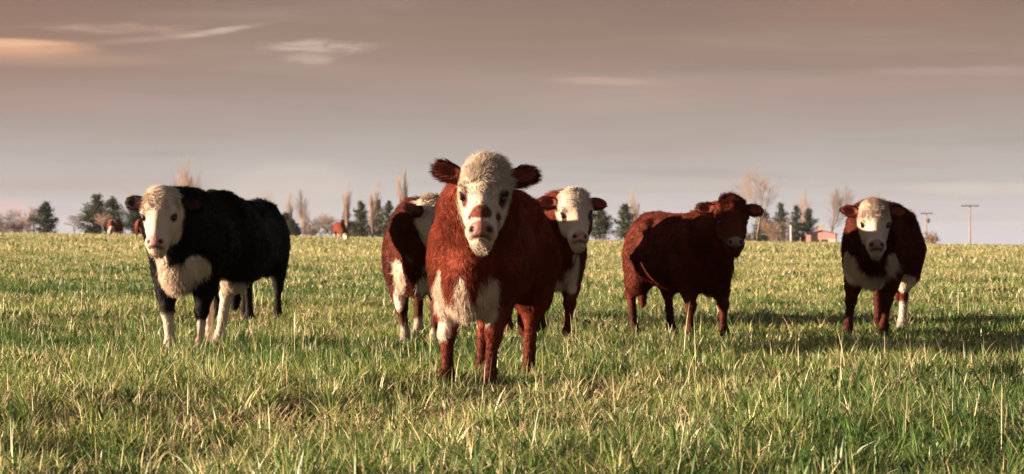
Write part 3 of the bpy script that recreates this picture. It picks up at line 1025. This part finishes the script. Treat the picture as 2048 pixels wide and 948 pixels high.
    for sd in (-1, 1):  # dark lid rims, widened to paint in the shade under the brow
        q = np.stack([(uu - .221 + .35 * (np.abs(ww) - .115)) / .027, (ww - sd * .118) / .034, (nn - .020) / .044], 1)
        m = (1 - sstep(np.linalg.norm(q, axis=1) + nz * .10, .80, 1.12)) * (d_head < .03)
        colr = colr * (1 - m[:, None]) + v3(.022, .010, .008) * m[:, None]
    colr = np.clip(colr, 0.003, .9)

    me = new_mesh(name, V, Q, coat_m, True, dict(coat=colr, wet=wet))
    o = link(name, me, None, tuple(loc))
    o.rotation_euler = (0, 0, th)
    tag(o, label, 'cow', group)

    if nhair:
        for sd in (-1, 1):
            ev, ef = uv_sphere(v3(0, 0, 0), .0205 * hs)
            c = hl(.222, sd * .106, .013)
            link('eye', new_mesh('eye', ev, ef, eye_m), o, tuple(c))
        # ---- coat hair
        vn = np.zeros(len(V) * 3, np.float32)
        me.vertices.foreach_get('normal', vn)
        vn = vn.reshape(-1, 3).astype(float)
        A = V[Q]
        area = np.linalg.norm(np.cross(A[:, 2] - A[:, 0], A[:, 3] - A[:, 1]), axis=1) / 2
        ln = np.full(len(V), .034)
        ln *= 1 + .35 * wav(V, 9, seed + 5, 2)
        leg_t = sstep(-V[:, 2], -.52, -.36) * on_leg
        ln = ln * (1 - leg_t) + .021 * leg_t
        topl = sstep(vn[:, 2], .55, .9) * (V[:, 2] > .9 * S)
        ln += .018 * topl
        bris = sstep(V[:, 0] / S, .40, .55) * sstep(-V[:, 2] / S, -.78, -.62) * (1 - on_leg) * (d_head > .05)
        ln += .030 * bris
        hd = (d_head < .015)
        hlen = .013 + .027 * sstep(-uu, -.20, -.06) + .006 * sstep(-uu, -.26, -.16) + .022 * sstep(uu, .45, .50) * sstep(-nn, -.0, .05) + .014 * sstep(-nn, .10, .15)
        ln = np.where(hd, hlen, ln)
        ln = np.where(d_ear < .012, .029 + .017 * wav(V, 30, seed + 8, 2), ln)
        ln = np.where(inner, .013, ln)
        ln *= hair
        bald = (wet > .3) | (d_nos < .012) | (d_soc < .012) | (hoof > .5) | (d_mou < .004)
        ln = np.where(bald, 0, ln)
        dens = np.where(hd | (d_ear < .012), 2.6, 1.0) * np.where(on_leg & (V[:, 2] < .4), 1.2, 1.0)
        wgt = area * dens[Q].mean(1)
        fi = rg.choice(len(Q), size=nhair, p=wgt / wgt.sum())
        a, b_ = rg.uniform(size=(2, nhair))
        W4 = np.stack([(1 - a) * (1 - b_), a * (1 - b_), a * b_, (1 - a) * b_], 1)
        vi = Q[fi]
        Pp = (V[vi] * W4[..., None]).sum(1)
        Nn = (vn[vi] * W4[..., None]).sum(1); Nn /= np.linalg.norm(Nn, axis=1, keepdims=True) + 1e-9
        pick = vi[np.arange(nhair), W4.argmax(1)]
        Cc = colr[pick]
        Ll = ln[vi].min(1) * rg.uniform(.55, 1.25, nhair)
        keep = Ll > .004
        Pp, Nn, Cc, Ll, pick = Pp[keep], Nn[keep], Cc[keep], Ll[keep], pick[keep]
        m_ = len(Pp)
        flow = np.tile(v3(-.75, 0, -.75), (m_, 1))
        hp2 = (Pp - hp_) @ HR / hs
        onh = hd[pick]
        rad = np.stack([hp2[:, 0] - .12, hp2[:, 1] * 1.3, np.zeros(m_)], 1)
        rad /= np.linalg.norm(rad, axis=1, keepdims=True) + .02
        flow = np.where(onh[:, None], rad @ HR.T, flow)
        one = d_ear[pick] < .012
        efl = np.zeros((m_, 3))
        for (b0, ed, en), sd in zip(earinfo, (1, -1)):
            q = hp2[:, 1] * sd > 0
            efl[q] = ed + v3(0, 0, -.25)
        flow = np.where(one[:, None], efl, flow)
        lg = on_leg[pick]
        flow = np.where(lg[:, None], v3(-.1, 0, -1), flow)
        # tufts: neighbouring hairs share a swirl
        sw = np.stack([wav(Pp, 42, seed + 20 + k, 2) for k in range(3)], 1)
        sw2 = np.stack([wav(Pp, 15, seed + 30 + k, 2) for k in range(3)], 1)
        curl = np.where(onh, 1.0 * sstep(-hp2[:, 0], -.22, -.08), .0)[:, None]
        sw3 = np.stack([wav(Pp, 17, seed + 60 + k, 3) for k in range(3)], 1)
        dirn = flow * (1 - .35 * curl) + sw2 * .45 + sw * (.55 - .2 * curl) + sw3 * 1.7 * curl + rg.normal(size=(m_, 3)) * .15
        dirn -= Nn * np.sum(dirn * Nn, 1, keepdims=True)
        dirn /= np.linalg.norm(dirn, axis=1, keepdims=True) + 1e-9
        lift = (.42 + .25 * topl[pick] + (.15 + .65 * sw3[:, 1]) * curl[:, 0] + .15 * sw[:, 2] + .14 * rg.normal(size=m_))[:, None]
        lift = np.where(one[:, None], .75, lift)
        lift = np.where(inner[pick][:, None], 1.2, lift)
        lift = np.where(lg[:, None], .42, lift)
        d0 = dirn + Nn * lift; d0 /= np.linalg.norm(d0, axis=1, keepdims=True)
        k = 4
        pts = np.zeros((m_, k, 3))
        pts[:, 0] = Pp - Nn * .003
        d = d0
        for j in range(1, k):
            pts[:, j] = pts[:, j - 1] + d * (Ll / (k - 1))[:, None]
            d = d + v3(0, 0, -.16) + dirn * .10 - Nn * .10 + curl * (sw3[:, [1, 2, 0]] * .5 + rg.normal(size=(m_, 3)) * .15)
            d /= np.linalg.norm(d, axis=1, keepdims=True)
        pale = np.where(Cc[:, 1:2] > .15, .5, 1.0)
        Cc = Cc * (1 + pale * rg.uniform(-.32, .3, (m_, 1))) * (1 + pale * (.20 * sw2[:, :1] + .22 * sw[:, :1] + .40 * curl * sw3[:, 1:2]))
        hair_curves('coat_hair', pts, np.clip(Cc, .002, .85), np.full(m_, HAIR_R * (D / 14.5) ** .7), hair_m, o)
    return o


HAIR_R = .0013
US = 0.94                       # shortens the face
BROWN_EYE = v3(.11, .028, .017)

# the red calf nearest the camera
cow('nearest red cow with white face and brown patch across its nose, looking straight ahead', 980, 14.2, -12,
    (971, 326, 13.25), -2, 67, None, head_roll=-2, hs=1.0, S=.97, h=.0115, nhair=90000, seed=1, fat=.88, ears=((14, 8), (16, 14)),
    feet=((.47, .10), (.50, -.135), (-.42, .13), (-.62, -.20)), hair=1.2, belly=.05, base=RED * 1.3,
    whites=[((.62, .0, .55), (.14, .050, .18)), ((.56, -.165, .55), (.16, .070, .15)), ((.58, .120, .58), (.14, .042, .14)), ((.56, -.03, .45), (.18, .19, .085)),
            ((.52, -.16, .36), (.09, .055, .06))],
    face_marks=[((.335, -.005, .07), (.042, .062, .06), BROWN_EYE), ((.345, -.062, .05), (.018, .04, .05), BROWN_EYE), ((.225, .112, .02), (.062, .036, .05), BROWN_EYE),
                ((.238, -.108, .02), (.050, .034, .05), BROWN_EYE), ((.33, .098, .01), (.035, .03, .05), BROWN_EYE)],
    nose=v3(.27, .125, .105), ear_col=RED * .75)

# black cow on the left
cow('black cow with white face, white brisket and white socks at the left', 402, 18.2, -8,
    (324, 384, 17.4), -6, 68, None, hs=.97, S=1.03, seed=2, nhair=46000, ears=((2, -10), (4, 6)), base=BLACK,
    feet=((.43, .10), (.47, -.10), (-.40, .03), (-.46, -.07)), fat=.87, belly=.09, mud_shade_amt=.22,
    whites=[((.60, .0, .55), (.24, .14, .13)), ((.58, .12, .62), (.18, .10, .10)), ((.68, -.09, .68), (.14, .075, .17)), ((-.25, .0, .40), (.35, .20, .08)), ((-.42, 0, .50), (.10, .13, .12))],
    white_below=(.26, .30, .50, .50), nose=v3(.44, .235, .205), ear_col=v3(.010, .006, .005))
# black cow behind it, seen from the rear
cow('black cow seen from behind, half hidden by the white-faced black cow', 500, 24.4, 171,
    (470, 440, 26.2), 172, 50, None, S=1.04, seed=3, nhair=22000, base=BLACK * .8, face='dark', feet=((.44, .17), (.42, -.17), (-.56, .16), (-.62, -.17)), h=.015)

# brown calf with turned head
cow('dark brown cow with white chest, head turned right, partly behind the nearest red cow', 852, 19.9, -6,
    (858, 402, 18.85), 66, 60, None, hs=.98, S=1.0, seed=4, nhair=40000, base=RED * .6, ears=((10, 0), (20, 0)),
    feet=((.46, .13), (.44, -.10), (-.56, .15), (-.58, -.15)),
    whites=[((.60, -.12, .58), (.14, .07, .16)), ((.60, .08, .60), (.14, .08, .14)), ((.50, -.14, .42), (.14, .05, .12)), ((.72, .10, .86), (.20, .16, .24)), ((.60, .12, 1.02), (.14, .14, .16))],
    white_below=(.17, .20, .2, .2), nose=v3(.45, .25, .22), ear_col=v3(.05, .018, .012))
# red cow behind the nearest one, on its right
cow('red cow with white face peering out right behind the nearest red cow', 1080, 21.1, 12,
    (1148, 386, 19.95), 11, 66, None, hs=1.0, S=1.05, seed=5, nhair=46000, ears=((4, 0), (4, 4)),
    feet=((.45, .13), (.46, -.14), (-.58, .15), (-.56, -.15)),
    whites=[((.60, 0, .66), (.14, .13, .24)), ((.56, .14, .56), (.12, .08, .18)), ((.72, .05, .84), (.13, .13, .16))],
    face_marks=[((.225, .112, .02), (.052, .026, .05), BROWN_EYE), ((.245, -.105, .02), (.034, .022, .05), BROWN_EYE)],
    nose=v3(.40, .21, .175), ear_col=RED * .7)
# all red cow
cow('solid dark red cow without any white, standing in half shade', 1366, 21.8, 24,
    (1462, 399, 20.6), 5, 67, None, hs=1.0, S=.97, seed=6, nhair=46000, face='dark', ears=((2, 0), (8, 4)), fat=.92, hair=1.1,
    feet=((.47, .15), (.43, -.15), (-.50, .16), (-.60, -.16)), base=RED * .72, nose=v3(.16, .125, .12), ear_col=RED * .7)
# right hand cow
cow('dark red cow with curly white forehead and white brisket at the right', 1762, 22.7, -17,
    (1748, 408, 21.5), -2, 66, None, hs=1.0, S=1.04, seed=7, nhair=46000, ears=((12, 0), (14, 12)), fat=.94, hair=1.2, mud_shade_amt=.4,
    feet=((.45, .09), (.50, -.22), (-.42, .13), (-.58, -.12)), base=RED * .6,
    whites=[((.58, -.05, .58), (.17, .17, .17)), ((.52, -.17, .60), (.12, .10, .13)), ((.54, .15, .66), (.13, .08, .13)), ((.60, 0, .72), (.10, .06, .16)), ((-.20, .16, .44), (.3, .14, .08))],
    white_below=(0, 0, .30, 0), nose=v3(.26, .16, .15), ear_col=RED * .7)

# three cows grazing far up the slope
FG = 'distant cattle on the crest of the pasture'
cow('far red cow with white stripe and white legs left of the white-faced black cow', 229, 134, -14, (224, 454, 133.2), -10, 40, None, seed=8, nhair=0, h=.03,
    whites=[((.35, 0, 1.05), (.14, .3, .3)), ((.55, 0, .6), (.2, .2, .25))], white_below=(.45, .45, .45, .45), group=FG, S=.90)
cow('far red cow mostly hidden behind the white-faced black cow head', 291, 128, 160, (300, 464, 129), 160, 20, None, seed=9, nhair=0, h=.03, group=FG, S=.95)
cow('far red cow with white belly and legs in the middle distance', 680, 140, 16, (690, 468, 139.3), 25, 35, None, seed=10, nhair=0, h=.03,
    whites=[((.1, .3, 1.0), (.12, .12, .25)), ((.0, 0, .42), (.5, .3, .1))], white_below=(.42, .42, .42, .42), group=FG, S=.92)


# ------------------------------------------------------------------ grass
def grass_material(name, trans):
    m = bpy.data.materials.new(name)
    m.use_nodes = True
    t = m.node_tree
    t.nodes.clear()
    a = t.nodes.new('ShaderNodeAttribute'); a.attribute_name = 'tint'
    d = t.nodes.new('ShaderNodeBsdfDiffuse')
    tr = t.nodes.new('ShaderNodeBsdfTranslucent')
    gl = t.nodes.new('ShaderNodeBsdfGlossy'); gl.inputs['Roughness'].default_value = 0.45
    gl.inputs['Color'].default_value = (0.8, 0.8, 0.75, 1)
    m1 = t.nodes.new('ShaderNodeMixShader'); m1.inputs[0].default_value = trans
    m2 = t.nodes.new('ShaderNodeMixShader'); m2.inputs[0].default_value = 0.04
    o = t.nodes.new('ShaderNodeOutputMaterial')
    t.links.new(a.outputs['Color'], d.inputs[0]); t.links.new(a.outputs['Color'], tr.inputs[0])
    t.links.new(d.outputs[0], m1.inputs[1]); t.links.new(tr.outputs[0], m1.inputs[2])
    t.links.new(m1.outputs[0], m2.inputs[1]); t.links.new(gl.outputs[0], m2.inputs[2])
    t.links.new(m2.outputs[0], o.inputs[0])
    return m


GREEN_A = np.array([0.060, 0.135, 0.032])
GREEN_B = np.array([0.27, 0.315, 0.085])
STRAW = np.array([0.72, 0.60, 0.36])
rg = np.random.default_rng(5)
HALF = 1024 / FPX


def scatter(D0, D1, dens, margin):
    """points over the strip of pasture in view plus a margin either side"""
    amax = 2 * (HALF * D1 + margin)
    n = int(dens * (D1 - D0) * amax)
    Y = rg.uniform(D0, D1, n); X = rg.uniform(-.5, .5, n) * amax
    k = np.abs(X) < HALF * Y + margin
    return X[k], Y[k]


def blades(X, Y, Hh, Wd, lean, segs, tint, az=None):
    n = len(X)
    if az is None:
        az = rg.uniform(0, 2 * math.pi, n)
    face = az + rg.normal(0, .7, n)
    d = np.stack([np.cos(az), np.sin(az), np.zeros(n)], 1)
    wv = np.stack([-np.sin(face), np.cos(face), np.zeros(n)], 1)
    base = np.stack([X, Y, ground_z(X, Y) - .01], 1)
    V = []
    for j in range(segs + 1):
        t = j / segs
        a = np.clip(lean, 0, 2.2) * t                       # the blade bows over along an arc
        up_ = np.where(a < 1e-3, t, np.sin(a) / np.maximum(lean, 1e-3))
        ou_ = np.where(a < 1e-3, 0, (1 - np.cos(a)) / np.maximum(lean, 1e-3))
        c = base + np.stack([np.zeros(n), np.zeros(n), Hh * up_], 1) + d * (Hh * (ou_ + .12 * lean * t))[:, None]
        if j < segs:
            w = (Wd * (1 - .5 * t * t) / 2)[:, None]
            V += [c - wv * w, c + wv * w]
        else:
            V.append(c)
    V = np.stack(V, 1)
    k = V.shape[1]
    b = (np.arange(n) * k)[:, None]
    quads = [b + np.array([[2 * j, 2 * j + 1, 2 * j + 3, 2 * j + 2]]) for j in range(segs - 1)]
    tri = b + np.array([[2 * segs - 2, 2 * segs - 1, 2 * segs]])
    T = np.repeat(tint[:, None], k, 1)
    return V.reshape(-1, 3), (np.concatenate(quads) if quads else np.zeros((0, 4), int)), tri, T.reshape(-1, 3)


def tints(X, Y, dry, gshift=0.0, jitter=.25):
    P = np.stack([X, Y], 1)
    n = len(X)
    big = wav(P, .55, 41, 3) + .6 * wav(P * np.array([1, .35]), .22, 42, 2)
    far = sstep(Y, 18, 100)
    g = np.clip(.40 + .45 * big + .35 * far + gshift + rg.normal(0, jitter, n), 0, 1)[:, None]
    c = GREEN_A * (1 - g) + GREEN_B * g
    pd = np.clip(dry + .20 * wav(P, 1.1, 43, 3) + .14 * big + .42 * far, .02, .9)
    s = (rg.uniform(size=n) < pd)[:, None] * rg.uniform(.5, 1, (n, 1))
    c = c * (1 - s) + STRAW * (1 - .22 * far)[:, None] * s
    v_ = (.4 - .22 * far)[:, None]
    return c * (1 + v_ * rg.uniform(-1, 1, (n, 1)))


parts = []
# tufts: a handful of blades fanning out from one crown
for D0, D1, dens, per, wd, hm, segs, mg, rad in ((7.6, 12.5, 270, 25, .0054, .088, 4, .9, .035), (12.5, 20, 230, 21, .0062, .088, 3, 1.2, .04),
                                                 (20, 36, 110, 17, .0085, .080, 3, 1.6, .06), (36, 75, 30, 14, .014, .080, 2, 3.0, .10), (75, 172, 8, 11, .032, .11, 2, 5.0, .25)):
    X, Y = scatter(D0, D1, dens, mg)
    P = np.stack([X, Y], 1)
    cl = wav(P, 4.5, 51, 3) * .7 + wav(P, 1.2, 52, 2) * .65
    k = rg.uniform(size=len(X)) < np.clip(.82 + .5 * cl, .35, 1)
    X, Y, cl = X[k], Y[k], cl[k]
    m = len(X)
    cnt = np.clip(rg.poisson(per * np.clip(.9 + .5 * cl, .3, 2)), 3, 60)
    th_ = np.clip(.92 + .42 * cl + rg.normal(0, .36, m), .35, 2.1)
    tg_ = rg.normal(0, .22, m); td_ = rg.uniform(0, 1, m) < .16
    w_ = rg.uniform(.6, 1.3, m)
    weed = (rg.uniform(size=m) < .13) & (~td_)
    w_ = np.where(weed, w_ * 1.9, w_); th_ = np.where(weed, th_ * 1.1, th_); tg_ = np.where(weed, tg_ - .30, tg_)
    ix = np.repeat(np.arange(m), cnt)
    n = len(ix)
    az = rg.uniform(0, 2 * math.pi, n)
    rr = rad * np.sqrt(rg.uniform(0, 1, n)) * 1.6
    bx, by = X[ix] + rr * np.cos(az), Y[ix] + rr * np.sin(az)
    Hh = hm * th_[ix] * np.clip(rg.normal(.95, .30, n), .25, 1.9)
    lean = np.clip(.35 + 1.3 * rr / (rad * 1.6) + rg.normal(0, .5, n), .03, 2.3)
    tn = tints(bx, by, .17 + .5 * td_[ix] - .25 * weed[ix], tg_[ix], .12)
    parts.append(blades(bx, by, Hh, wd * w_[ix] * rg.uniform(.7, 1.3, n), lean, segs, tn, az + rg.normal(0, .5, n)))
# dead leaves lying between the tufts
for D0, D1, dens, wd, mg in ((7.6, 14, 260, .005, .9), (14, 30, 90, .007, 1.3)):
    X, Y = scatter(D0, D1, dens, mg)
    n = len(X)
    parts.append(blades(X, Y, rg.uniform(.06, .16, n), wd * rg.uniform(.5, 1.3, n), rg.uniform(1.5, 2.2, n), 3, STRAW * rg.uniform(.35, .95, (n, 1)) * np.array([1, .92, .85])))


def merge(parts):
    V, Qs, Ts, Cs, off = [], [], [], [], 0
    for v, q, t, c in parts:
        V.append(v); Cs.append(c)
        if len(q): Qs.append(q + off)
        Ts.append(t + off)
        off += len(v)
    return np.concatenate(V), [x for x in (np.concatenate(Qs), np.concatenate(Ts)) if len(x)], np.concatenate(Cs)


V, F, T = merge(parts)
grass = link('grass', new_mesh('grass', V, F, grass_material('grass_blade', .42), False, dict(tint=T)))
tag(grass, 'short mixed green and straw coloured pasture grass covering the field', 'grass', kind='stuff')

# taller blades and dry seed stalks standing above the sward
parts = []
for D0, D1, dens, sc_ in ((8, 14, 22, .75), (14, 24, 15, .85), (24, 60, 4, 1.2), (60, 160, .4, 2.2)):
    X, Y = scatter(D0, D1, dens, 1.2)
    P = np.stack([X, Y], 1)
    k = rg.uniform(size=len(X)) < np.clip(.4 + .8 * wav(P, 1.6, 61, 3), .03, 1)
    X, Y = X[k], Y[k]
    n = len(X)
    gr = (rg.uniform(size=n) < .25)
    tint = np.where(gr[:, None], GREEN_B, STRAW) * rg.uniform(.6, 1.15, (n, 1)) * (1 - .35 * sstep(Y, 18, 45))[:, None]
    Hh = np.clip(rg.gamma(6, .036, n), .10, .45)
    lean = np.clip(rg.gamma(1.5, .28, n), 0, 1.7)
    az = rg.uniform(0, 2 * math.pi, n)
    parts.append(blades(X, Y, Hh, np.where(gr, .0065, .0034) * sc_ * rg.uniform(.8, 1.3, n), lean, 4, tint, az))
V, F, T = merge(parts)
stalks = link('dry_grass_stalks', new_mesh('dry_grass_stalks', V, F, grass_material('dry_stalk', .25), False, dict(tint=T)))
tag(stalks, 'scattered taller dry stalks standing above the pasture grass', 'grass', kind='stuff')
